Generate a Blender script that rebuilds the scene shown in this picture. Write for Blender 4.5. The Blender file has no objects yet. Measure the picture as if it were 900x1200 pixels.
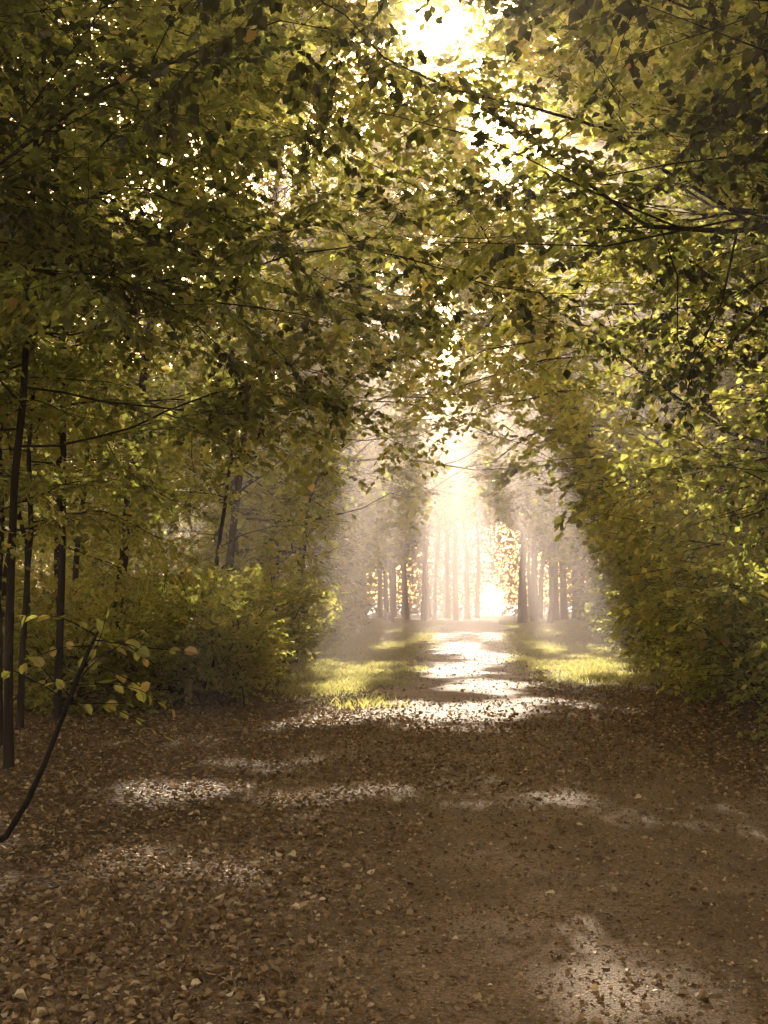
import bpy, math, numpy as np
from mathutils import Vector
rng = np.random.default_rng(7)
scene = bpy.context.scene
R_ = math.radians
SUN_EL, SUN_AZ = R_(24.5), R_(-2.5)
S = np.array([math.sin(SUN_AZ)*math.cos(SUN_EL), math.cos(SUN_AZ)*math.cos(SUN_EL), math.sin(SUN_EL)])

# ------------------------------------------------------------ materials
def new_mat(name):
    m = bpy.data.materials.new(name); m.use_nodes = True
    nt = m.node_tree; nt.nodes.clear()
    return m, nt, nt.nodes.new('ShaderNodeOutputMaterial')
def ramp(nt, stops, interp='LINEAR'):
    r = nt.nodes.new('ShaderNodeValToRGB'); cr = r.color_ramp; cr.interpolation = interp
    while len(cr.elements) < len(stops): cr.elements.new(0.5)
    for e, (p, c) in zip(cr.elements, stops):
        e.position = p; e.color = (*c, 1)
    return r
def leaf_mat(name, stops, tstops, trans=0.45, gloss=0.06, rough=0.4):
    m, nt, out = new_mat(name); N = nt.nodes; L = nt.links
    a = N.new('ShaderNodeAttribute'); a.attribute_name = 'tint'
    r1 = ramp(nt, stops); r2 = ramp(nt, tstops)
    L.new(a.outputs['Fac'], r1.inputs[0]); L.new(a.outputs['Fac'], r2.inputs[0])
    d = N.new('ShaderNodeBsdfDiffuse'); t = N.new('ShaderNodeBsdfTranslucent'); g = N.new('ShaderNodeBsdfGlossy')
    g.inputs['Roughness'].default_value = rough; g.inputs['Color'].default_value = (.9, .76, .58, 1)
    L.new(r1.outputs[0], d.inputs[0]); L.new(r2.outputs[0], t.inputs[0])
    mx = N.new('ShaderNodeMixShader'); mx.inputs[0].default_value = trans
    L.new(d.outputs[0], mx.inputs[1]); L.new(t.outputs[0], mx.inputs[2])
    mg = N.new('ShaderNodeMixShader'); mg.inputs[0].default_value = gloss
    L.new(mx.outputs[0], mg.inputs[1]); L.new(g.outputs[0], mg.inputs[2])
    L.new(mg.outputs[0], out.inputs[0])
    return m
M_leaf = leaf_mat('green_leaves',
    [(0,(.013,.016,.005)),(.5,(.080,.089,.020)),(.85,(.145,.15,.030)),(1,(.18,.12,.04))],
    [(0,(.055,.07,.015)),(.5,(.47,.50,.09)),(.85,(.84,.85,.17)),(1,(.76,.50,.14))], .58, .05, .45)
M_litter = leaf_mat('fallen_leaf_brown',
    [(0,(.065,.037,.015)),(.45,(.22,.136,.058)),(.75,(.39,.262,.125)),(.93,(.62,.47,.27)),(1,(.46,.34,.10))],
    [(0,(.10,.048,.016)),(.45,(.28,.16,.07)),(.8,(.38,.24,.11)),(1,(.42,.28,.10))], .2, .06, .42)
M_grass = leaf_mat('grass_blades',
    [(0,(.09,.10,.03)),(.6,(.17,.17,.05)),(1,(.27,.23,.10))],
    [(0,(.44,.44,.11)),(.6,(.72,.68,.20)),(1,(.78,.64,.28))], .58, .03)
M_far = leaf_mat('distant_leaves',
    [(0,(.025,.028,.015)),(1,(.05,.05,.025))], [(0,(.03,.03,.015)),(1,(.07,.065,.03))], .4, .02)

def bark_mat(name, c0, c1, scale=9):
    m, nt, out = new_mat(name); N = nt.nodes; L = nt.links
    tc = N.new('ShaderNodeTexCoord'); mp = N.new('ShaderNodeMapping'); mp.inputs['Scale'].default_value = (1, 1, .22)
    n = N.new('ShaderNodeTexNoise'); n.inputs['Scale'].default_value = scale; n.inputs['Detail'].default_value = 6
    L.new(tc.outputs['Object'], mp.inputs[0]); L.new(mp.outputs[0], n.inputs['Vector'])
    r = ramp(nt, [(.3, c0), (.7, c1)]); L.new(n.outputs['Fac'], r.inputs[0])
    b = N.new('ShaderNodeBump'); b.inputs['Strength'].default_value = .7; b.inputs['Distance'].default_value = .03
    L.new(n.outputs['Fac'], b.inputs['Height'])
    p = N.new('ShaderNodeBsdfPrincipled'); p.inputs['Roughness'].default_value = .9; p.inputs['Specular IOR Level'].default_value = .2
    L.new(r.outputs[0], p.inputs['Base Color']); L.new(b.outputs[0], p.inputs['Normal']); L.new(p.outputs[0], out.inputs[0])
    return m
M_bark = bark_mat('bark', (.010,.007,.0045), (.038,.026,.017))
M_bark_dark = bark_mat('sapling_bark', (.006,.004,.003), (.018,.012,.008), 30)

def ground_mat():
    m, nt, out = new_mat('forest_floor'); N = nt.nodes; L = nt.links
    tc = N.new('ShaderNodeTexCoord')
    n1 = N.new('ShaderNodeTexNoise'); n1.inputs['Scale'].default_value = 2.2; n1.inputs['Detail'].default_value = 8
    v = N.new('ShaderNodeTexVoronoi'); v.inputs['Scale'].default_value = 26
    L.new(tc.outputs['Object'], n1.inputs['Vector']); L.new(tc.outputs['Object'], v.inputs['Vector'])
    r = ramp(nt, [(0,(.045,.026,.011)),(.5,(.12,.073,.033)),(1,(.22,.145,.066))])
    L.new(v.outputs['Color'], r.inputs[0])
    r2 = ramp(nt, [(.35,(.5,.5,.5)),(.7,(1.1,1.05,1))]); L.new(n1.outputs['Fac'], r2.inputs[0])
    mx = N.new('ShaderNodeMix'); mx.data_type = 'RGBA'; mx.blend_type = 'MULTIPLY'; mx.inputs[0].default_value = 1
    L.new(r.outputs[0], mx.inputs[6]); L.new(r2.outputs[0], mx.inputs[7])
    b = N.new('ShaderNodeBump'); b.inputs['Strength'].default_value = .8; b.inputs['Distance'].default_value = .03
    L.new(v.outputs['Distance'], b.inputs['Height'])
    p = N.new('ShaderNodeBsdfPrincipled'); p.inputs['Roughness'].default_value = .8; p.inputs['Specular Tint'].default_value = (1, .8, .55, 1)
    L.new(mx.outputs[2], p.inputs['Base Color']); L.new(b.outputs[0], p.inputs['Normal']); L.new(p.outputs[0], out.inputs[0])
    return m
def path_mat():
    m, nt, out = new_mat('sandy_path'); N = nt.nodes; L = nt.links
    tc = N.new('ShaderNodeTexCoord')
    n1 = N.new('ShaderNodeTexNoise'); n1.inputs['Scale'].default_value = 1.3; n1.inputs['Detail'].default_value = 8
    n2 = N.new('ShaderNodeTexNoise'); n2.inputs['Scale'].default_value = 60; n2.inputs['Detail'].default_value = 8; n2.inputs['Roughness'].default_value = .8
    v = N.new('ShaderNodeTexVoronoi'); v.inputs['Scale'].default_value = 110
    for n in (n1, n2, v): L.new(tc.outputs['Object'], n.inputs['Vector'])
    r = ramp(nt, [(.35,(.195,.124,.062)),(.65,(.31,.210,.112))]); L.new(n1.outputs['Fac'], r.inputs[0])
    r2 = ramp(nt, [(.40,(.45,.43,.40)),(.5,(.92,.92,.92)),(.60,(1.6,1.5,1.4))]); L.new(n2.outputs['Fac'], r2.inputs[0])
    r3 = ramp(nt, [(0,(.5,.5,.5)),(.75,(.95,.95,.95)),(1,(1.8,1.7,1.6))]); L.new(v.outputs['Color'], r3.inputs[0])
    mx = N.new('ShaderNodeMix'); mx.data_type = 'RGBA'; mx.blend_type = 'MULTIPLY'; mx.inputs[0].default_value = 1
    L.new(r.outputs[0], mx.inputs[6]); L.new(r2.outputs[0], mx.inputs[7])
    mx2 = N.new('ShaderNodeMix'); mx2.data_type = 'RGBA'; mx2.blend_type = 'MULTIPLY'; mx2.inputs[0].default_value = .7
    L.new(mx.outputs[2], mx2.inputs[6]); L.new(r3.outputs[0], mx2.inputs[7])
    ad = N.new('ShaderNodeMath'); ad.operation = 'ADD'; L.new(v.outputs['Distance'], ad.inputs[0]); L.new(n2.outputs['Fac'], ad.inputs[1])
    b = N.new('ShaderNodeBump'); b.inputs['Strength'].default_value = .9; b.inputs['Distance'].default_value = .012
    L.new(ad.outputs[0], b.inputs['Height'])
    p = N.new('ShaderNodeBsdfPrincipled'); p.inputs['Roughness'].default_value = .72; p.inputs['Specular IOR Level'].default_value = .45
    p.inputs['Specular Tint'].default_value = (1, .76, .46, 1)
    L.new(mx2.outputs[2], p.inputs['Base Color']); L.new(b.outputs[0], p.inputs['Normal']); L.new(p.outputs[0], out.inputs[0])
    return m
M_ground, M_path = ground_mat(), path_mat()

# ------------------------------------------------------------ mesh helpers
def quad_mesh(name, V, F, mats, matidx=None, tint=None, smooth=False):
    me = bpy.data.meshes.new(name)
    V = np.ascontiguousarray(V, dtype=np.float32); F = np.ascontiguousarray(F, dtype=np.int32)
    me.vertices.add(len(V)); me.vertices.foreach_set('co', V.ravel())
    me.loops.add(F.size); me.loops.foreach_set('vertex_index', F.ravel())
    me.polygons.add(len(F)); me.polygons.foreach_set('loop_start', np.arange(0, F.size, 4, dtype=np.int32))
    for m in mats: me.materials.append(m)
    if matidx is not None: me.polygons.foreach_set('material_index', matidx.astype(np.int32))
    me.polygons.foreach_set('use_smooth', np.full(len(F), smooth))
    me.update(calc_edges=True)
    if tint is not None:
        a = me.attributes.new('tint', 'FLOAT', 'POINT'); a.data.foreach_set('value', tint.astype(np.float32))
    return me
def nrmz(a): return a/np.maximum(np.linalg.norm(a, axis=-1, keepdims=True), 1e-9)
def tube(P, r, sides):
    P = np.asarray(P, float); n = len(P)
    T = nrmz(np.gradient(P, axis=0))
    ref = np.array([1., 0, 0]) if abs(T[:, 2]).mean() > .6 else np.array([0, 0, 1.])
    A = nrmz(np.cross(T, ref)); B = np.cross(T, A)
    th = np.linspace(0, 2*np.pi, sides, endpoint=False)
    V = P[:, None] + np.asarray(r)[:, None, None]*(np.cos(th)[None, :, None]*A[:, None]+np.sin(th)[None, :, None]*B[:, None])
    i = np.arange(n-1)[:, None]*sides; j = np.arange(sides)[None]; k = (j+1) % sides
    F = np.stack([i+j, i+k, i+sides+k, i+sides+j], -1).reshape(-1, 4)
    return V.reshape(-1, 3), F
def segs(A0, A1, r0, r1, sides=3):
    n = len(A0); T = nrmz(A1-A0)
    ref = np.tile(np.array([[.3, .2, .93]]), (n, 1))
    A = nrmz(np.cross(T, ref)); B = np.cross(T, A)
    th = np.linspace(0, 2*np.pi, sides, endpoint=False)
    off = np.cos(th)[None, :, None]*A[:, None]+np.sin(th)[None, :, None]*B[:, None]
    V = np.concatenate([A0[:, None]+off*np.reshape(r0, (-1, 1, 1)), A1[:, None]+off*np.reshape(r1, (-1, 1, 1))], 1)
    j = np.arange(sides); k = (j+1) % sides
    F = np.stack([j, k, sides+k, sides+j], -1)[None]+(np.arange(n)*2*sides)[:, None, None]
    return V.reshape(-1, 3), F.reshape(-1, 4)
def leaves_geo(p, d, n, s, fancy, wid=.36, curl=.06, lobed=False):
    side = nrmz(np.cross(n, d)); n = np.cross(d, side); s = s[:, None]
    k = len(p)
    if fancy:
        c = np.reshape(curl, (-1, 1)) if np.ndim(curl) else curl
        a1, w1, a2, w2 = (.32, .44, .58, .33) if lobed else (.28, wid, .66, wid*.85)
        V = np.stack([p, p+s*(a1*d+w1*side+c*n), p+s*(a2*d+w2*side+c*n), p+s*(d-c*1.3*n),
                      p+s*(a2*d-w2*side+c*n), p+s*(a1*d-w1*side+c*n)], 1)
        F = np.array([[0, 1, 2, 3], [0, 3, 4, 5]])[None]+(np.arange(k)*6)[:, None, None]
        return V.reshape(-1, 3), F.reshape(-1, 4), 6
    V = np.stack([p, p+s*(.45*d+wid*1.15*side), p+s*d, p+s*(.45*d-wid*1.15*side)], 1)
    F = np.arange(k*4).reshape(k, 4)
    return V.reshape(-1, 3), F, 4
def link(o): scene.collection.objects.link(o); return o
def obj(name, me, parent=None, loc=(0, 0, 0)):
    o = link(bpy.data.objects.new(name, me)); o.location = loc
    if parent: o.parent = parent
    return o
def top(o, label, cat, group=None):
    o['label'] = label; o['category'] = cat
    if group: o['group'] = group

# ------------------------------------------------------------ culling: sun gaps + open arch over the path
# (ground x, y, rx, ry, strength, only canopy beyond this y, edge softness)
PATCH = [(-.6, 17.0, 1.9, 1.9, 1, 0, .3), (-2.1, 15.3, 1.0, .8, 1, 0, .3), (1.0, 18.4, .9, .9, 1, 0, .3), (-.3, 14.6, .9, .5, 1, 0, .4), (.2, 22.2, .9, 2.4, 1, 0, .4), (-.5, 27.5, .9, 3.4, 1, 0, .4), (.4, 33.5, .9, 4.4, 1, 0, .4), (-.6, 41, .9, 6.5, 1, 0, .5), (-1.9, 53, .9, 8, .95, 0, .6), (.7, 55, .5, 8, .95, 0, .6),
         (-.4, 72, .8, 9, .5, 0, .4), (-2.4, 72, .42, 8, .95, 0, .4), (2.1, 74, .38, 8, .95, 0, .4), (-4.2, 66, .5, 8, .95, 0, .4), (3.9, 64, .5, 8, .95, 0, .4), (-6.0, 62, .5, 8, .95, 0, .4),
         (.5, 4.65, .32, .26, 1, 0, .6), (.7, 9.3, .55, .35, 1, 0, .5), (-.9, 9.6, .8, .4, 1, 0, .5), (-1.3, 6.7, .5, .3, 1, 0, .5), (-2.3, 9.9, .9, .5, 1, 0, .4), (-1.9, 11.4, .7, .4, 1, 0, .4),
         (-2.3, 21.5, .7, 3.2, 1, 0, .5), (-2.5, 26, .65, 4.5, 1, 0, .5), (-3.6, 28, .5, 5, 1, 0, .5), (-4.8, 32, .5, 6, 1, 0, .5), (-6.1, 37, .5, 7, 1, 0, .5), (-3.0, 42, .5, 6, 1, 0, .5),
         (1.9, 27, .65, 5, 1, 0, .5), (3.0, 30, .65, 6, 1, 0, .5), (4.2, 37, .5, 7, 1, 0, .5), (2.4, 41, .5, 6, 1, 0, .5),
         (-3.2, 13.2, .8, .5, 1, 0, .5), (-3.9, 15.6, .9, .9, 1, 0, .5), (-4.3, 18.5, .5, 1.4, 1, 0, .5), (-5.4, 20, .45, 2.4, 1, 0, .5), (-7, 24, .6, 3, 1, 0, .5), (-8.6, 28, .6, 4, 1, 0, .5), (-10, 34, .8, 4, 1, 0, .6),
         (-8, 24, 4, 15, .45, 0, .8),
         (4.1, 6.5, 2.1, 5.0, .95, 20, .8), (4.9, 17, 1.6, 5, .88, 32, .8), (-3.9, 4.5, 1.9, 5, .93, 21, .8), (-6.5, 7, 2.2, 6, .88, 20, .8), (-1.7, -2, 1.1, 3.5, .5, 19, .8), (2.3, 1.5, 1.2, 3.5, .85, 19, .8)]
_r = np.random.default_rng(24)
for _ in range(34): PATCH.append((_r.uniform(-5, 1.0), _r.uniform(5, 14.5), _r.uniform(.12, .36), _r.uniform(.10, .22), 1, 0, .4))
def culled(p, r):
    u = r.random(len(p)); out = np.zeros(len(p), bool)
    gx = p[:, 0]-p[:, 2]*S[0]/S[2]; gy = p[:, 1]-p[:, 2]*S[1]/S[2]
    sc = np.clip(gy/14, .35, 1.3)
    wx = gx+sc*(.20*np.sin(gy*2.7/sc+1)+.12*np.sin(gx*5.3/sc+gy*6.1/sc)); wy = gy+sc*(.20*np.sin(gx*2.9/sc+2)+.16*np.sin(gx*6.7/sc-gy*4.1/sc))
    for x, y, rx, ry, st, ymin, sf in PATCH:
        q = ((wx-x)/rx)**2+((wy-y)/ry)**2
        out |= (q < 1-sf*.5+sf*r.random(len(p))) & (u < st) & (p[:, 1] > ymin)
    out &= p[:, 2] > 2.0
    n3 = 1+.20*np.sin(p[:, 1]*.9+p[:, 2]*1.3)+.14*np.sin(p[:, 1]*2.1-p[:, 2]*1.9+2)
    w = (2.3+.057*np.clip(p[:, 1], 0, 200))*n3; h = (3.3+.053*np.clip(p[:, 1], 0, 200))*(1+.12*np.sin(p[:, 0]*2.2+p[:, 1]*.7))
    out |= (p[:, 0]/w)**2+(p[:, 2]/h)**2 < .75+.4*r.random(len(p))
    # opening towards the low sun
    t = p[:, 1]; rr = (.26+.0105*t)*(1+.3*np.sin(p[:, 0]*2.1+t*.6)*np.sin(p[:, 2]*1.7))
    q = ((p[:, 0]-t*(S[0]/S[1]+.014))/(rr*1.6))**2+((p[:, 2]-1.5-t*(S[2]/S[1]+.02))/(rr*1.25))**2
    out |= (q < .6+.5*r.random(len(p))) & (u < .94)
    out |= np.linalg.norm(p-np.array([0, 0, 1.5]), axis=1) < 3.4
    return out
def in_arch(x, y, z):
    yy = min(max(y, 0), 200); w = 2.1+.055*yy; h = 3.1+.053*yy
    return (x/w)**2+(z/h)**2 < 1

# ------------------------------------------------------------ tree generator
def gen_tree(seed, origin, H, cb, R, n_limb, n_sec, n_twig, n_leaf, leaf, tr, bias_az=0, bias=0, el=(2, 48),
             droop=.08, lean=(0, 0), fancy=True, cull=True, name='tree', twig_len=.42, tshift=0, stems=1, flat=.48, wig=.10, wob=.21, lthick=.0055):
    r = np.random.default_rng(seed); O = np.array(origin, float)
    tv, tf, nv = [], [], 0
    zs = np.concatenate([[-.15, .15, .5], np.linspace(1, H*.97, 14)]); nz = len(zs); t = np.clip(zs/H, 0, 1)
    wx = np.cumsum(r.normal(0, wig, nz)); wy = np.cumsum(r.normal(0, wig, nz)); wx -= wx[0]; wy -= wy[0]
    TP = np.stack([lean[0]*zs+wx*t, lean[1]*zs+wy*t, zs], -1)
    rad = tr*(1-.85*t)**.9*(1+.35*np.exp(-np.clip(zs, 0, 99)/(.25+tr))); rad = np.maximum(rad, .012)
    if stems == 1:
        v, f = tube(TP, rad, 10); tv.append(v); tf.append(f); nv += len(v)
    S0, S1, SR0, SR1, T0, TD, TL, TT = [], [], [], [], [], [], [], []
    for i in range(n_limb):
        u = (i+r.random())/n_limb
        h = cb+(H*.97-cb)*u if stems == 1 else r.random()*.15
        p = np.array([np.interp(h, zs, TP[:, 0]), np.interp(h, zs, TP[:, 1]), h])
        if stems > 1: p[:2] = r.normal(0, .12*R, 2)
        az = i*2.4+r.normal(0, .3)
        Lm = R*(.40+.60*math.sqrt(max(0, 1-u)))*r.uniform(.6, 1.2)*(1+bias*math.cos(az-bias_az))
        if stems > 1: Lm = H*r.uniform(.6, 1.15)
        e = R_(el[0]+(el[1]-el[0])*u+r.normal(0, 12))
        lt = r.normal(0, .10)
        d = np.array([math.cos(az)*math.cos(e), math.sin(az)*math.cos(e), math.sin(e)])
        pts = [p.copy()]; K = 11
        for k in range(K):
            d = d+r.normal(0, wob, 3)*(1, 1, .75); d[2] -= (droop*(.2+k/K*1.2) if stems == 1 else droop*k/K)*9/K
            if stems == 1 and k < 3: d[2] += .06
            if stems == 1: d[2] = max(d[2], -.4)
            d /= np.linalg.norm(d)
            p = p+d*Lm/K
            q = p+O
            if cull and (in_arch(*q) or (abs(q[0]) < 2.5 and q[1] < 4 and q[2] < 4)): break
            if cull and math.dist(q, (0, 0, 1.5)) < 5.2: break
            if p[2]+O[2] < .15: break
            pts.append(p.copy())
        if len(pts) < 3: continue
        P = np.array(pts); n = len(P)
        r0 = min(.28*np.interp(h, zs, rad)+.004, lthick*Lm+.004) if stems == 1 else .006*H+.004
        v, f = tube(P, np.linspace(r0, .003, n), 5); tv.append(v); tf.append(f+nv); nv += len(v)
        for j in range(n_sec):
            a = .12+.88*(j+r.random())/n_sec; x = a*(n-1); k = min(int(x), n-2); fr = x-k
            b = P[k]*(1-fr)+P[k+1]*fr; dd = nrmz(P[k+1]-P[k])
            an = (1 if j % 2 else -1)*r.uniform(.6, 1.25)
            ca, sa = math.cos(an), math.sin(an)
            sd = np.array([dd[0]*ca-dd[1]*sa, dd[0]*sa+dd[1]*ca, dd[2]*.6+r.normal(0, .20)])
            sd /= np.linalg.norm(sd)
            sl = (.35+.65*(1-a))*Lm*.42+.25
            c = b; rr = r0*(1-a)*.35+.0022
            cs = [b]
            for m in range(3):
                sd = sd+r.normal(0, .18, 3); sd[2] -= .06; sd /= np.linalg.norm(sd); c = c+sd*sl/3; cs.append(c)
            cs = np.array(cs)
            S0 += [cs[0], cs[1], cs[2]]; S1 += [cs[1], cs[2], cs[3]]
            SR0 += [rr, rr*.8, rr*.6]; SR1 += [rr*.8, rr*.6, .002]
            vv = .1+.9*(np.arange(n_twig)+r.random(n_twig))/n_twig*1.0
            xx = np.clip(vv*3, 0, 2.999); kk = xx.astype(int); ff = (xx-kk)[:, None]
            tb = cs[kk]*(1-ff)+cs[kk+1]*ff; td = nrmz(cs[kk+1]-cs[kk])
            an = np.where(np.arange(n_twig) % 2, 1, -1)*r.uniform(.35, 1.2, n_twig)
            td = np.stack([td[:, 0]*np.cos(an)-td[:, 1]*np.sin(an), td[:, 0]*np.sin(an)+td[:, 1]*np.cos(an), td[:, 2]-.1+r.normal(0, .2, n_twig)], -1)
            T0.append(tb); TD.append(nrmz(td)); TL.append(twig_len*r.uniform(.6, 1.25, n_twig)); TT.append(np.full(n_twig, lt))
    T0 = np.concatenate(T0); TD = np.concatenate(TD); TL = np.concatenate(TL); TT = np.concatenate(TT)
    nt = len(T0)
    S0, S1, SR0, SR1 = map(np.array, (S0, S1, SR0, SR1))
    # leaves
    q = (np.arange(n_leaf)+.5)/n_leaf
    q = np.clip(q[None]+r.normal(0, .05, (nt, n_leaf)), .05, 1.05)
    LP = T0[:, None]+TD[:, None]*(TL[:, None]*q)[..., None]
    LP[..., 2] -= .12*q*q*TL[:, None]
    an = np.where(np.arange(n_leaf) % 2, 1, -1)[None]*r.uniform(.4, 1.2, (nt, n_leaf))
    D = np.stack([TD[:, None, 0]*np.cos(an)-TD[:, None, 1]*np.sin(an), TD[:, None, 0]*np.sin(an)+TD[:, None, 1]*np.cos(an),
                  TD[:, None, 2]-.3+r.normal(0, .35, (nt, n_leaf))], -1)
    Nn = r.normal(0, flat, (nt, n_leaf, 3)); Nn[..., 2] += 1
    sz = leaf*r.uniform(.55, 1.25, (nt, n_leaf))
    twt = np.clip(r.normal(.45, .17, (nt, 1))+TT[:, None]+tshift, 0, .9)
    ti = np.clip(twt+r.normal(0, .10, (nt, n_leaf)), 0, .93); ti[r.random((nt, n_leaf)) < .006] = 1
    LP, D, Nn, sz, ti = LP.reshape(-1, 3), nrmz(D.reshape(-1, 3)), nrmz(Nn.reshape(-1, 3)), sz.ravel(), ti.ravel()
    keep = (LP[:, 2]+O[2]) > .03
    tk = np.ones(nt, bool); sk = np.ones(len(S0), bool)
    if cull:
        tc = culled(T0+TD*TL[:, None]*.5+O, r)     # drop whole twigs first so gaps look natural
        lc = culled(LP+O, r)
        keep &= ~(lc & np.repeat(tc | (r.random(nt) < .85), n_leaf)); tk = ~tc
        sk = ~culled((S0+S1)/2+O, r)
    LP, D, Nn, sz, ti = LP[keep], D[keep], Nn[keep], sz[keep], ti[keep]
    lv, lf, per = leaves_geo(LP, D, Nn, sz, fancy, lobed=True)
    parts_v = [lv]; parts_f = [lf]; mi = [np.zeros(len(lf))]; base = len(lv)
    v, f = segs(S0[sk], S1[sk], SR0[sk], SR1[sk], 4 if fancy else 3); parts_v.append(v); parts_f.append(f+base); mi.append(np.ones(len(f))); base += len(v)
    if fancy:
        v, f = segs(T0[tk], (T0+TD*TL[:, None])[tk], np.full(tk.sum(), .002), np.full(tk.sum(), .001), 3)
        parts_v.append(v); parts_f.append(f+base); mi.append(np.ones(len(f))); base += len(v)
    V = np.concatenate(parts_v); tint = np.full(len(V), .3); tint[:len(lv)] = np.repeat(ti, per)
    crown = quad_mesh(name+'_crown', V, np.concatenate(parts_f), [M_leaf, M_bark], np.concatenate(mi), tint)
    trunk = quad_mesh(name+'_trunk', np.concatenate(tv), np.concatenate(tf), [M_bark], smooth=True)
    return trunk, crown, len(LP)

def gz(x, y):
    a = min(max((abs(x)-4.5)/4, 0), 1)
    return a*(.12*math.sin(x*.7+y*.23)+.10*math.sin(y*.51-x*.3)+.08)
total = 0
def put(kind, meshes, loc, label, cat, group, rz=0, sc=1, parts=('trunk', 'crown')):
    e = link(bpy.data.objects.new(kind, None)); e.location = loc; e.rotation_euler = (0, 0, rz); e.scale = (sc,)*3
    e.empty_display_size = .3
    top(e, label, cat, group)
    for pn, me in zip(parts, meshes): obj(pn, me, e)
    return e
def tree(seed, x, y, label, **k):
    global total
    o = (x, y, gz(x, y))
    kind = k.pop('kind', 'tree'); group = k.pop('group', 'trees lining the forest path'); cat = k.pop('cat', 'tree'); parts = k.pop('parts', ('trunk', 'crown'))
    a, b, n = gen_tree(seed, o, name=kind, **k); total += n
    return put(kind, (a, b), o, label, cat, group, parts=parts)

PI = math.pi
# --- near overhanging trees
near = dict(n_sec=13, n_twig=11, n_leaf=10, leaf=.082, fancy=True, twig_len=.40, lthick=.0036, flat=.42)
tree(311, 4.8, 6.5, 'broadleaf tree with dark branches arching over the path', H=11, cb=3.2, R=5.6, n_limb=88, tr=.17, bias_az=PI, bias=.3, tshift=-.46, **near)  # leaf tint lowered: backlit silhouette painted into the leaf colour
tree(313, -5.2, 7.5, 'broadleaf tree with layered leafy branches over leaf litter', H=12, cb=3.7, R=4.8, n_limb=46, tr=.16, bias_az=0, bias=.3, tshift=-.28, **near)  # darker leaf tint puts silhouette shade of the near crown into colour
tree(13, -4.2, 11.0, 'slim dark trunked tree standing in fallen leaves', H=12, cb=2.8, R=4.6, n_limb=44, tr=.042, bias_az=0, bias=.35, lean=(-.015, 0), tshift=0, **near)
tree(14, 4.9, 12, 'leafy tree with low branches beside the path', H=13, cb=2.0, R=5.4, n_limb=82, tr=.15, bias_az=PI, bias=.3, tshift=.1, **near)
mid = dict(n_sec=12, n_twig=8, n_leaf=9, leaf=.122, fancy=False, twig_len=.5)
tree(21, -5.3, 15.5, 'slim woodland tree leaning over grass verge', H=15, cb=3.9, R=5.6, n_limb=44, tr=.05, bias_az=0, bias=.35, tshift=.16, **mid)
tree(22, 5.3, 18, 'sunlit yellow green tree arching over the path', H=15, cb=1.8, R=6.4, n_limb=74, tr=.15, bias_az=PI, bias=.35, tshift=.40, **mid)  # raised leaf tint paints extra sunlit glow into the leaves
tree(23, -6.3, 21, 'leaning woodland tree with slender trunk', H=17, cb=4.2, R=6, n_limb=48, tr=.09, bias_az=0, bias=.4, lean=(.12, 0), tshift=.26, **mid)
tree(24, 5.8, 25, 'sunlit leafy tree beside grass verge', H=17, cb=1.6, R=6.8, n_limb=78, tr=.16, bias_az=PI, bias=.4, tshift=.40, **mid)  # lighter leaf tint, backlit leaf glow put into the colour
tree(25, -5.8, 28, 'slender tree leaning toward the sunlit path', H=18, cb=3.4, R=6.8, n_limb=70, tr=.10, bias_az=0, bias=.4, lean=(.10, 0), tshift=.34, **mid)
tree(26, 9.5, 20, 'tall leafy tree behind path edge shrubs', H=17, cb=3, R=5, n_limb=50, tr=.16, tshift=.1, **mid)
tree(27, 11, 30, 'tall leafy tree behind path edge shrubs', H=20, cb=4, R=5.5, n_limb=50, tr=.18, tshift=.1, **mid)
tree(28, -11, 24, 'tall leafy tree standing in shaded undergrowth', H=19, cb=6, R=5.5, n_limb=48, tr=.12, tshift=.2, **mid)
far = dict(n_sec=10, n_twig=6, n_leaf=8, leaf=.265, fancy=False, twig_len=.7)
fl = [(-6.9, 35, 19, 2.8), (6.3, 33, 19, 2), (-7.0, 43, 21, 3.2), (6.8, 42, 21, 2), (-7.5, 52, 23, 3.6), (7.4, 51, 23, 2.5), (-8, 61, 26, 4), (8.2, 61, 26, 3), (-8.8, 72, 28, 5), (9.2, 72, 28, 4), (-9.5, 85, 28, 5), (10, 85, 28, 5)]
for i, (x, y, H, cb) in enumerate(fl):
    tree(40+i, x, y, 'hazy broadleaf tree beside the grassy path edge', H=H, cb=cb, R=8.2+.3*max(0, H-20), n_limb=int(76+2*max(0, H-20)), tr=.2, bias_az=0 if x < 0 else PI, bias=.45, tshift=.1, **far)
# high crowned trees reaching across the far path
tree(55, -7.3, 80, 'tall high crowned tree arching across the far path', H=30, cb=6, R=9.5, n_limb=104, tr=.26, bias_az=0, bias=.5, tshift=-.05, **far)
tree(56, 6.0, 95, 'tall high crowned tree arching across the far path', H=33, cb=8, R=9.5, n_limb=104, tr=.36, bias_az=PI, bias=.4, tshift=-.1, **far)
tree(57, 6.6, 63, 'tall high crowned tree leaning over the path', H=27, cb=5, R=8.5, n_limb=100, tr=.22, bias_az=PI, bias=.5, tshift=-.05, **far)

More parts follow.
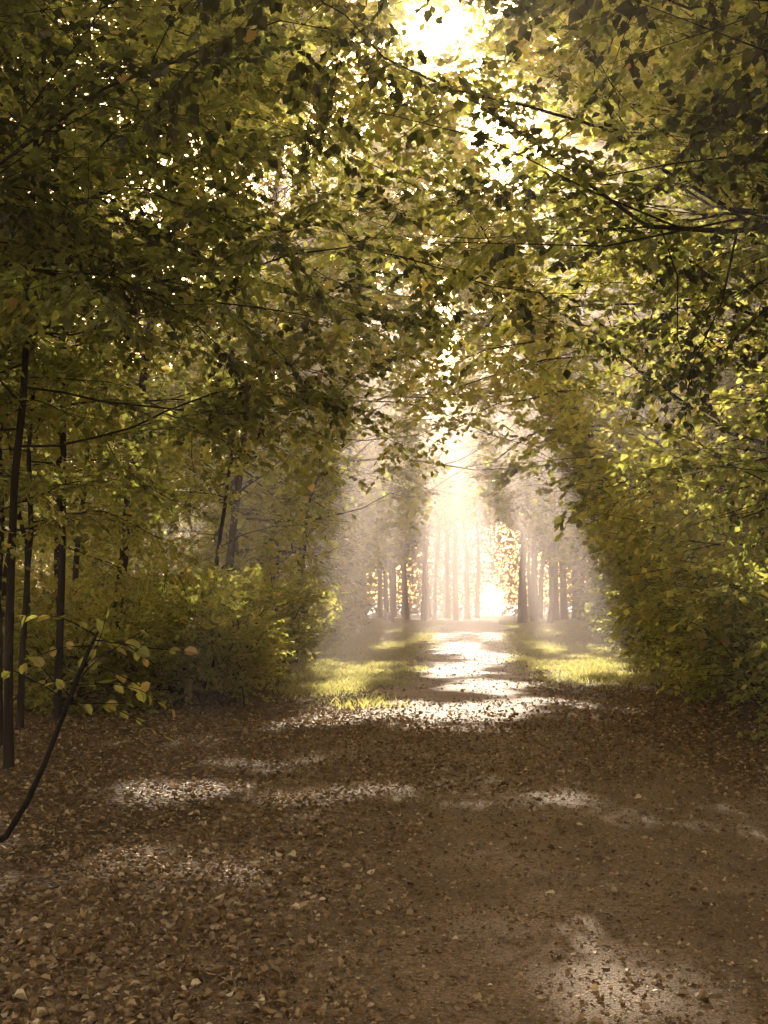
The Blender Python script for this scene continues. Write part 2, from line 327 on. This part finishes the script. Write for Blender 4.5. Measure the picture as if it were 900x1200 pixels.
# --- shared templates for the deeper wood
O0 = (0, 0, 0)
TS = [(12, 3, 3.6, .12), (14, 4.5, 3.8, .14), (10, 2.5, 3.2, .09), (21, 7, 5.5, .34), (19, 8, 5, .24)]
tmpl = []
for i, (H, cb, R, tr) in enumerate(TS):
    a, b, n = gen_tree(100+i, O0, H=H, cb=cb, R=R, n_limb=40, n_sec=8, n_twig=5, n_leaf=6, leaf=.17 if i < 3 else .34, tr=tr, fancy=False, cull=False, twig_len=.6, name='wood_tree', tshift=.12 if i < 3 else -.15)
    tmpl.append((a, b)); total += n
r2 = np.random.default_rng(5)
pts = []
def scatter(n, x0, x1, y0, y1, md):
    c = 0; tries = 0
    while c < n and tries < 4000:
        tries += 1
        x, y = r2.uniform(x0, x1), r2.uniform(y0, y1)
        if abs(x) < 7.5+.05*y: continue
        # only where the view reaches
        if abs(x) > 6+.5*y: continue
        if all((x-a)**2+(y-b)**2 > md*md for a, b in pts): pts.append((x, y)); c += 1
scatter(36, -30, -8, 12, 95, 3.1); scatter(26, 8, 28, 12, 95, 3.2)
for i, (x, y) in enumerate(pts):
    put('tree', tmpl[i % 3], (x, y, gz(x, y)), 'slender woodland tree standing in hazy undergrowth', 'tree', 'trees of the deeper wood', r2.uniform(0, 6.28), r2.uniform(.75, 1.15))
# --- tall trees closing the far end
ends = [(-24, 100, 4, 1), (-20, 112, 3, 1), (-17, 96, 4, .9), (-14.5, 118, 3, .9), (-12, 104, 4, 1.1), (-10.2, 98, 4, .8), (-8.9, 116, 3, .8), (-7.4, 104, 4, .9), (-6.7, 119, 3, .75), (-4.6, 122, 4, 1.1),
        (-3.5, 108, 4, .8), (-.7, 112, 3, .8), (3.3, 88, 3, .9), (4.4, 110, 4, 1.0), (4.6, 97, 4, 1.3), (6.9, 97, 4, 1.2), (6.0, 116, 3, .8), (8.4, 104, 3, 1), (10.6, 96, 4, 1.1), (9.6, 120, 3, .9), (13, 103, 3, .9), (16, 112, 4, 1), (21, 100, 3, 1), (-1.9, 127, 4, 1.1), (25, 110, 4, 1),
        (-5.6, 103, 4, .8), (-2.6, 117, 4, 1.2), (-8.2, 126, 4, 1), (-11.5, 124, 4, 1), (-13.2, 110, 4, .8), (-9.6, 108, 4, .9), (.2, 124, 4, 1.0), (5.6, 126, 4, 1), (8.9, 128, 4, 1), (7.8, 92, 4, .9), (-6.2, 92, 4, .85), (5.4, 90, 4, .8), (-4.1, 98, 4, .8), (-1.6, 104, 4, .9)]
for i, (x, y, k, sc) in enumerate(ends):
    lab = 'dark thick trunked tree beside bright clearing' if 3 < x < 7 and y < 100 else 'tall hazy tree with straight bare trunk'
    if -8 < x < 8:
        H, cb, R, tr = TS[k]
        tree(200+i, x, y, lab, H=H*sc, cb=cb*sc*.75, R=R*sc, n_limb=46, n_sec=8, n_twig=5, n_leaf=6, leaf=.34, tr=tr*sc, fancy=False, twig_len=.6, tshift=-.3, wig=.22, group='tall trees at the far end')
    else:
        put('tree', tmpl[k], (x, y, 0), lab, 'tree', 'tall trees at the far end', i*1.3, sc)

# --- thin understory trees on the left
us = dict(n_sec=8, n_twig=6, n_leaf=7, leaf=.09, fancy=False, twig_len=.36)
ul = [(-5.2, 10.4, 7, .045, (-.12, 0)), (-6.1, 15.5, 8, .05, (.03, 0)), (-6.3, 17.2, 7, .045, (0, 0)), (-7.5, 19, 8, .06, (.02, 0)), (-5.0, 22, 7, .05, (.15, 0)),
      (-4.5, 30, 7, .06, (.14, 0)), (-7.2, 13, 7, .05, (0, 0)), (-8.6, 17, 8, .055, (0, 0)), (5.2, 16, 6.5, .06, (-.05, 0)), (5.4, 22, 7, .06, (0, 0)), (-8, 24, 8, .07, (.05, 0)),
      (-5.3, 14.2, 7, .04, (.01, 0)), (-6.6, 19.5, 8, .05, (-.03, 0)), (-4.9, 12.6, 6, .03, (-.04, 0))]
for i, (x, y, H, tr, ln) in enumerate(ul):
    tree(60+i, x, y, 'thin young tree with slender dark stem', H=H, cb=2.4, R=1.8, n_limb=22, tr=tr, lean=ln, group='young understory trees', cat='tree', kind='young_tree', tshift=.22, **us)

# --- shrubs
sh = dict(cb=0, n_sec=8, n_twig=8, n_leaf=7, fancy=False, twig_len=.26, stems=2, el=(15, 85), droop=.16, tr=.03, kind='shrub', cat='shrub', parts=('stem', 'foliage'), group='shrubs along the path edge', wob=.13)
sl = [(-3.6, 17.5, 1.7, .07), (-4.5, 18.2, 1.9, .07), (-5.6, 16.6, 1.5, .07), (-4.0, 20.5, 1.8, .08), (-4.4, 24, 2.2, .09), (-4.8, 29, 2.4, .1), (-7.4, 21, 2.0, .09),
      (3.9, 14.5, 2.3, .07), (4.5, 12.6, 2.2, .07), (5.2, 14.8, 2.8, .075), (4.2, 17, 2.6, .08), (5.0, 19.5, 3, .085), (4.6, 22.5, 2.8, .09), (5.2, 26.5, 3.4, .1), (5.7, 31, 3.4, .11),
      (5.9, 12, 3, .075), (6.0, 37, 3.6, .13), (6.5, 45, 3.6, .14), (7.0, 54, 3.6, .16), (-5.5, 36, 2.8, .13), (-6.0, 45, 3.0, .14), (-7.0, 56, 3.2, .16), (7.8, 66, 3.5, .17), (-7.8, 68, 3.4, .17),
      (-8.0, 17.5, 2.0, .08), (-6.4, 24.5, 2.5, .1), (-9.4, 22, 2.6, .1), (-9, 30, 3, .12), (-7.2, 33, 2.8, .12)]
for i, (x, y, H, lf) in enumerate(sl):
    lab = 'dense dark green shrub crowding the path edge' if x > 0 else 'dusty green bush growing beside grass verge'
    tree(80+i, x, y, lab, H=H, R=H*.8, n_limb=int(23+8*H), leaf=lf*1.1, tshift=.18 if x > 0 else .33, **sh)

# --- leaning sapling near the camera with a few pale leaves
def sapling():
    r = np.random.default_rng(3); O = np.array([-3.1, 7.2, 0.])
    P = np.array([[-.15, 0, -.15], [.08, 0, -.02], [.34, .01, .13], [.46, .02, .33], [.56, .03, .56], [.68, .03, .88], [.80, .04, 1.2], [.86, .05, 1.33]])
    v, f = tube(P, np.array([.024, .022, .019, .018, .016, .015, .013, .007]), 8); tv = [v]; tf = [f]; nv = len(v)
    LP, D, Nn, sz = [], [], [], []
    for k in range(12):
        b = P[5]+(P[7]-P[5])*r.random(); az = r.uniform(-.6, .9)+(PI if k % 3 == 0 else 0); e = r.uniform(-.1, 1.0)
        d = np.array([math.cos(az)*math.cos(e), .5*math.sin(az)*math.cos(e), math.sin(e)]); L = r.uniform(.3, .75); pp = [b]
        for m in range(6):
            d = nrmz(d+r.normal(0, .12, 3)-np.array([0, 0, .07])); pp.append(pp[-1]+d*L/6)
            for w in (1, -1):
                if r.random() < .55:
                    LP.append(pp[-1]); dd = nrmz(d+np.array([0, 0, -.4])+r.normal(0, .5, 3)); D.append(dd)
                    Nn.append(nrmz(np.array([0, -.3, 1])+r.normal(0, .5, 3))); sz.append(r.uniform(.05, .1))
        pp = np.array(pp); v, f = tube(pp, np.linspace(.005, .0016, len(pp)), 4); tv.append(v); tf.append(f+nv); nv += len(v)
    stem = quad_mesh('sapling_stem', np.concatenate(tv), np.concatenate(tf), [M_bark_dark], smooth=True)
    lv, lf, per = leaves_geo(np.array(LP), np.array(D), np.array(Nn), np.array(sz), True)
    fo = quad_mesh('sapling_foliage', lv, lf, [M_leaf], None, np.repeat(np.clip(r.normal(.85, .1, len(LP)), 0, 1), per))
    put('sapling', (stem, fo), tuple(O), 'leaning dark sapling with sparse pale yellow leaves', 'sapling', None, parts=('stem', 'foliage'))
sapling()

# ------------------------------------------------------------ ground, path
def grid(xs, ys, fz):
    X, Y = np.meshgrid(xs, ys); Z = fz(X, Y)
    V = np.stack([X, Y, Z], -1).reshape(-1, 3); nx = len(xs)
    i = np.arange(len(ys)-1)[:, None]*nx+np.arange(nx-1)[None]
    F = np.stack([i, i+1, i+nx+1, i+nx], -1).reshape(-1, 4)
    return V, F
def fz(X, Y):
    a = np.clip((np.abs(X)-4.5)/4, 0, 1)*(np.abs(X) < 80)
    return a*(.12*np.sin(X*.7+Y*.23)+.10*np.sin(Y*.51-X*.3)+.08)
xs = np.concatenate([[-900, -400, -150], np.arange(-80, 80.1, 1.0), [150, 400, 900]]); ys = np.concatenate([[-300, -80], np.arange(-20, 150, 1.2), [250, 500, 1500]])
V, F = grid(xs, ys, fz)
g = obj('ground', quad_mesh('ground', V, F, [M_ground], smooth=True)); g['kind'] = 'structure'
def pl(y): return -1.8+.14*np.sin(y*.8)+.08*np.sin(y*2.3+1)+.05*np.sin(y*6.1)-np.where(y < 12, .045*(12-y), 0)-np.where(y > 30, .016*(y-30), 0)
def pr(y): return 1.4+.14*np.sin(y*.7+2)+.08*np.sin(y*2.6)+.05*np.sin(y*5.7)+np.where(y < 18, .11*(18-y), 0)+np.where(y > 30, .016*(y-30), 0)
yy = np.arange(-6, 150, .25); n = 9
L_, R2 = pl(yy), pr(yy)
V = np.stack([np.stack([L_+(R2-L_)*k/(n-1), yy, np.full_like(yy, .004+.022*math.sin(PI*k/(n-1)))], -1) for k in range(n)], 1).reshape(-1, 3)
i = np.arange(len(yy)-1)[:, None]*n+np.arange(n-1)[None]
F = np.stack([i, i+1, i+n+1, i+n], -1).reshape(-1, 4)
p = obj('path', quad_mesh('path', V, F, [M_path], smooth=True)); p['kind'] = 'structure'

# ------------------------------------------------------------ leaf litter
r = np.random.default_rng(9)
N = 430000
y = 2.6+60*r.random(N)**1.9; x = r.uniform(-9, 7, N)
cl = .5+.5*np.sin(x*2.1+1.3*np.sin(y*1.1))*np.sin(y*1.7+np.sin(x*1.9))
inp = (x > pl(y)) & (x < pr(y))
edge = np.minimum(x-pl(y), pr(y)-x)
prob = np.ones(N)
bare = np.clip(1-1.3*(x+.80+.25*cl), .09, 1)*(.5+.8*cl)          # worn strip, thinning to the right
cover = np.clip((y-7.6)/3.5, 0, 1)*np.clip(1-(y-13.5)/7, .10, 1)
prob = np.where(inp, np.where(y < 11.0, np.maximum(bare, cover*(.1+.9*cl)), cover*(.4+.6*cl)), prob)
prob = np.where(inp, np.maximum(prob, np.clip(.7-edge*1.3, 0, 1)), prob)
verge = (~inp) & (y > 17) & (np.abs(x) < 6)
prob = np.where(verge, np.clip(1-(y-17)/8, .15, 1), prob)
k = r.random(N) < prob; x, y = x[k], y[k]; N = len(x); ip = inp[k]
sz = (.015+.040*r.random(N)**1.4)*np.where(y > 14, 1.25, 1)
# crumbs and broken leaf bits on the worn surface
M = 80000; cy = 3+13*r.random(M)**1.6; cx = pl(cy)+(pr(cy)-pl(cy))*r.random(M)
x = np.concatenate([x, cx]); y = np.concatenate([y, cy]); ip = np.concatenate([ip, np.ones(M, bool)]); sz = np.concatenate([sz, .006+.024*r.random(M)**3]); N += M
z = fz(x, y)+.008+r.random(N)*np.clip(sz*.35, 0, .022)+np.where(ip, .018, 0)
th = r.uniform(0, 2*np.pi, N)
D = nrmz(np.stack([np.cos(th), np.sin(th), r.normal(0, .22, N)], -1))
Nn = r.normal(0, .40, (N, 3)); Nn[:, 2] += 1
lv, lf, per = leaves_geo(np.stack([x, y, z], -1), D, nrmz(Nn), sz, True, wid=.34, curl=r.normal(.08, .16, N))
lv[:, 2] = np.maximum(lv[:, 2], .006)
li = obj('leaf_litter', quad_mesh('leaf_litter', lv, lf, [M_litter], None, np.repeat(np.clip(r.beta(1.2, 2.1, N), 0, 1), per)))
li['kind'] = 'stuff'; top(li, 'brown fallen autumn leaves scattered over path and forest floor', 'leaf litter')

# ------------------------------------------------------------ grass
def blades(n, fx, name, label):
    r = np.random.default_rng(n)
    P = fx(r, n); n = len(P)
    th = r.uniform(0, 2*np.pi, n); h = r.uniform(.04, .13, n)[:, None]; w = .008
    a = np.stack([np.cos(th), np.sin(th), 0*th], -1); ln = np.stack([r.normal(0, .35, n), r.normal(0, .35, n), np.ones(n)], -1)
    V = np.stack([P-a*w, P+a*w, P+ln*h*.6+a*w*.8+0*P, P+ln*h*np.array([1.35, 1.35, 1])], 1).reshape(-1, 3)
    F = np.arange(n*4).reshape(n, 4)
    o = obj(name, quad_mesh(name, V, F, [M_grass], None, np.repeat(np.clip(r.normal(.5, .22, n), 0, 1), 4)))
    o['kind'] = 'stuff'; top(o, label, 'grass')
def gfun(r, n):
    y = 16+90*r.random(n)**1.35; s = np.where(r.random(n) < .5, -1, 1)
    wd = np.clip((y-12)/16, .1, 1)*(2.0+.045*y)
    e = .35*np.sin(y*1.9+s)*np.sin(y*.63)
    x = np.where(s < 0, pl(y), pr(y))+s*(wd*r.random(n)**1.1-.3+e+r.normal(0, .18, n))
    cl = np.clip(.6+1.1*np.sin(x*2.3+np.sin(y*.8)*2)*np.sin(y*.7+x*1.2), 0, 1)
    start = np.where(s < 0, 17.0, 21.0)
    k = r.random(n) < np.clip((y-start)/10, 0, 1)*(.2+.8*cl)
    x, y = x[k], y[k]
    return np.stack([x, y, fz(x, y)], -1)
blades(260000, gfun, 'grass', 'sunlit yellow green grass verge beside the path')

# ------------------------------------------------------------ distant wood
r = np.random.default_rng(77); n = 190000
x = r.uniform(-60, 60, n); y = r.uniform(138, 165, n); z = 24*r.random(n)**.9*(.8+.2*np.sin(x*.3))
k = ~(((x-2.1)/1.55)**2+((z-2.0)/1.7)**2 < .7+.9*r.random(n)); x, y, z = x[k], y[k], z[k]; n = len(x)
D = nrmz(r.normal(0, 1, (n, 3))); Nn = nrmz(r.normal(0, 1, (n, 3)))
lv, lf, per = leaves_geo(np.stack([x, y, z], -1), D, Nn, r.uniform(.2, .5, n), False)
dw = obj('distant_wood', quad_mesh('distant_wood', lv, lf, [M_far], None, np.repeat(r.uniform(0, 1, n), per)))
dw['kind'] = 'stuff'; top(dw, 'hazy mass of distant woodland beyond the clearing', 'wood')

# ------------------------------------------------------------ mist (real volume), thicker down the path than near the camera
V = np.array([[a, b, c] for c in (-.5, 30) for b in (-25, 172) for a in (-75, 75)], float)
F = np.array([[0, 2, 3, 1], [4, 5, 7, 6], [0, 1, 5, 4], [2, 6, 7, 3], [0, 4, 6, 2], [1, 3, 7, 5]])
m, nt, out = new_mat('mist'); vs = nt.nodes.new('ShaderNodeVolumeScatter')
tc = nt.nodes.new('ShaderNodeTexCoord'); sx = nt.nodes.new('ShaderNodeSeparateXYZ')
def mrange(a, b, c, d):
    mr = nt.nodes.new('ShaderNodeMapRange'); 
    for q, v_ in zip((1, 2, 3, 4), (a, b, c, d)): mr.inputs[q].default_value = v_
    nt.links.new(sx.outputs['Y'], mr.inputs[0]); return mr
nt.links.new(tc.outputs['Object'], sx.inputs[0])
m1 = mrange(6, 26, .0017, .0090); m2 = mrange(50, 120, 1, .35)
mu = nt.nodes.new('ShaderNodeMath'); mu.operation = 'MULTIPLY'
nt.links.new(m1.outputs[0], mu.inputs[0]); nt.links.new(m2.outputs[0], mu.inputs[1]); nt.links.new(mu.outputs[0], vs.inputs['Density'])
vs.inputs['Color'].default_value = (1, .85, .78, 1); vs.inputs['Anisotropy'].default_value = .58
nt.links.new(vs.outputs[0], out.inputs['Volume'])
mi = obj('mist', quad_mesh('mist', V, F, [m])); mi['kind'] = 'structure'

# ------------------------------------------------------------ world, sun, camera
w = bpy.data.worlds.new('World'); scene.world = w; w.use_nodes = True
nt = w.node_tree; nt.nodes.clear()
sky = nt.nodes.new('ShaderNodeTexSky'); sky.sky_type = 'NISHITA'; sky.sun_disc = False
sky.sun_elevation = SUN_EL; sky.sun_rotation = SUN_AZ; sky.dust_density = 4; sky.air_density = 1.2
tint = nt.nodes.new('ShaderNodeMix'); tint.data_type = 'RGBA'; tint.blend_type = 'MULTIPLY'; tint.inputs[0].default_value = 1
tint.inputs[7].default_value = (4.9, 3.3, 2.2, 1)
bg = nt.nodes.new('ShaderNodeBackground'); bg.inputs[1].default_value = .15
wo = nt.nodes.new('ShaderNodeOutputWorld')
nt.links.new(sky.outputs[0], tint.inputs[6]); nt.links.new(tint.outputs[2], bg.inputs[0]); nt.links.new(bg.outputs[0], wo.inputs[0])
sl_ = bpy.data.lights.new('sun', 'SUN'); sl_.energy = 24; sl_.angle = R_(.5); sl_.color = (1, .80, .63)
so = link(bpy.data.objects.new('sun', sl_)); so.rotation_euler = Vector(-S).to_track_quat('-Z', 'Y').to_euler(); so.location = (0, 0, 30)
cam = bpy.data.cameras.new('camera'); co = link(bpy.data.objects.new('camera', cam)); scene.camera = co
cam.sensor_fit = 'VERTICAL'; cam.sensor_height = 24; cam.lens = 24*1448/1200; cam.clip_end = 3000; cam.clip_start = .05
co.location = (0, 0, 1.5); co.rotation_euler = (R_(90+4.2), 0, R_(4.2))
scene.view_settings.view_transform = 'Standard'; scene.view_settings.look = 'None'; scene.view_settings.exposure = 0
print('leaves', total)
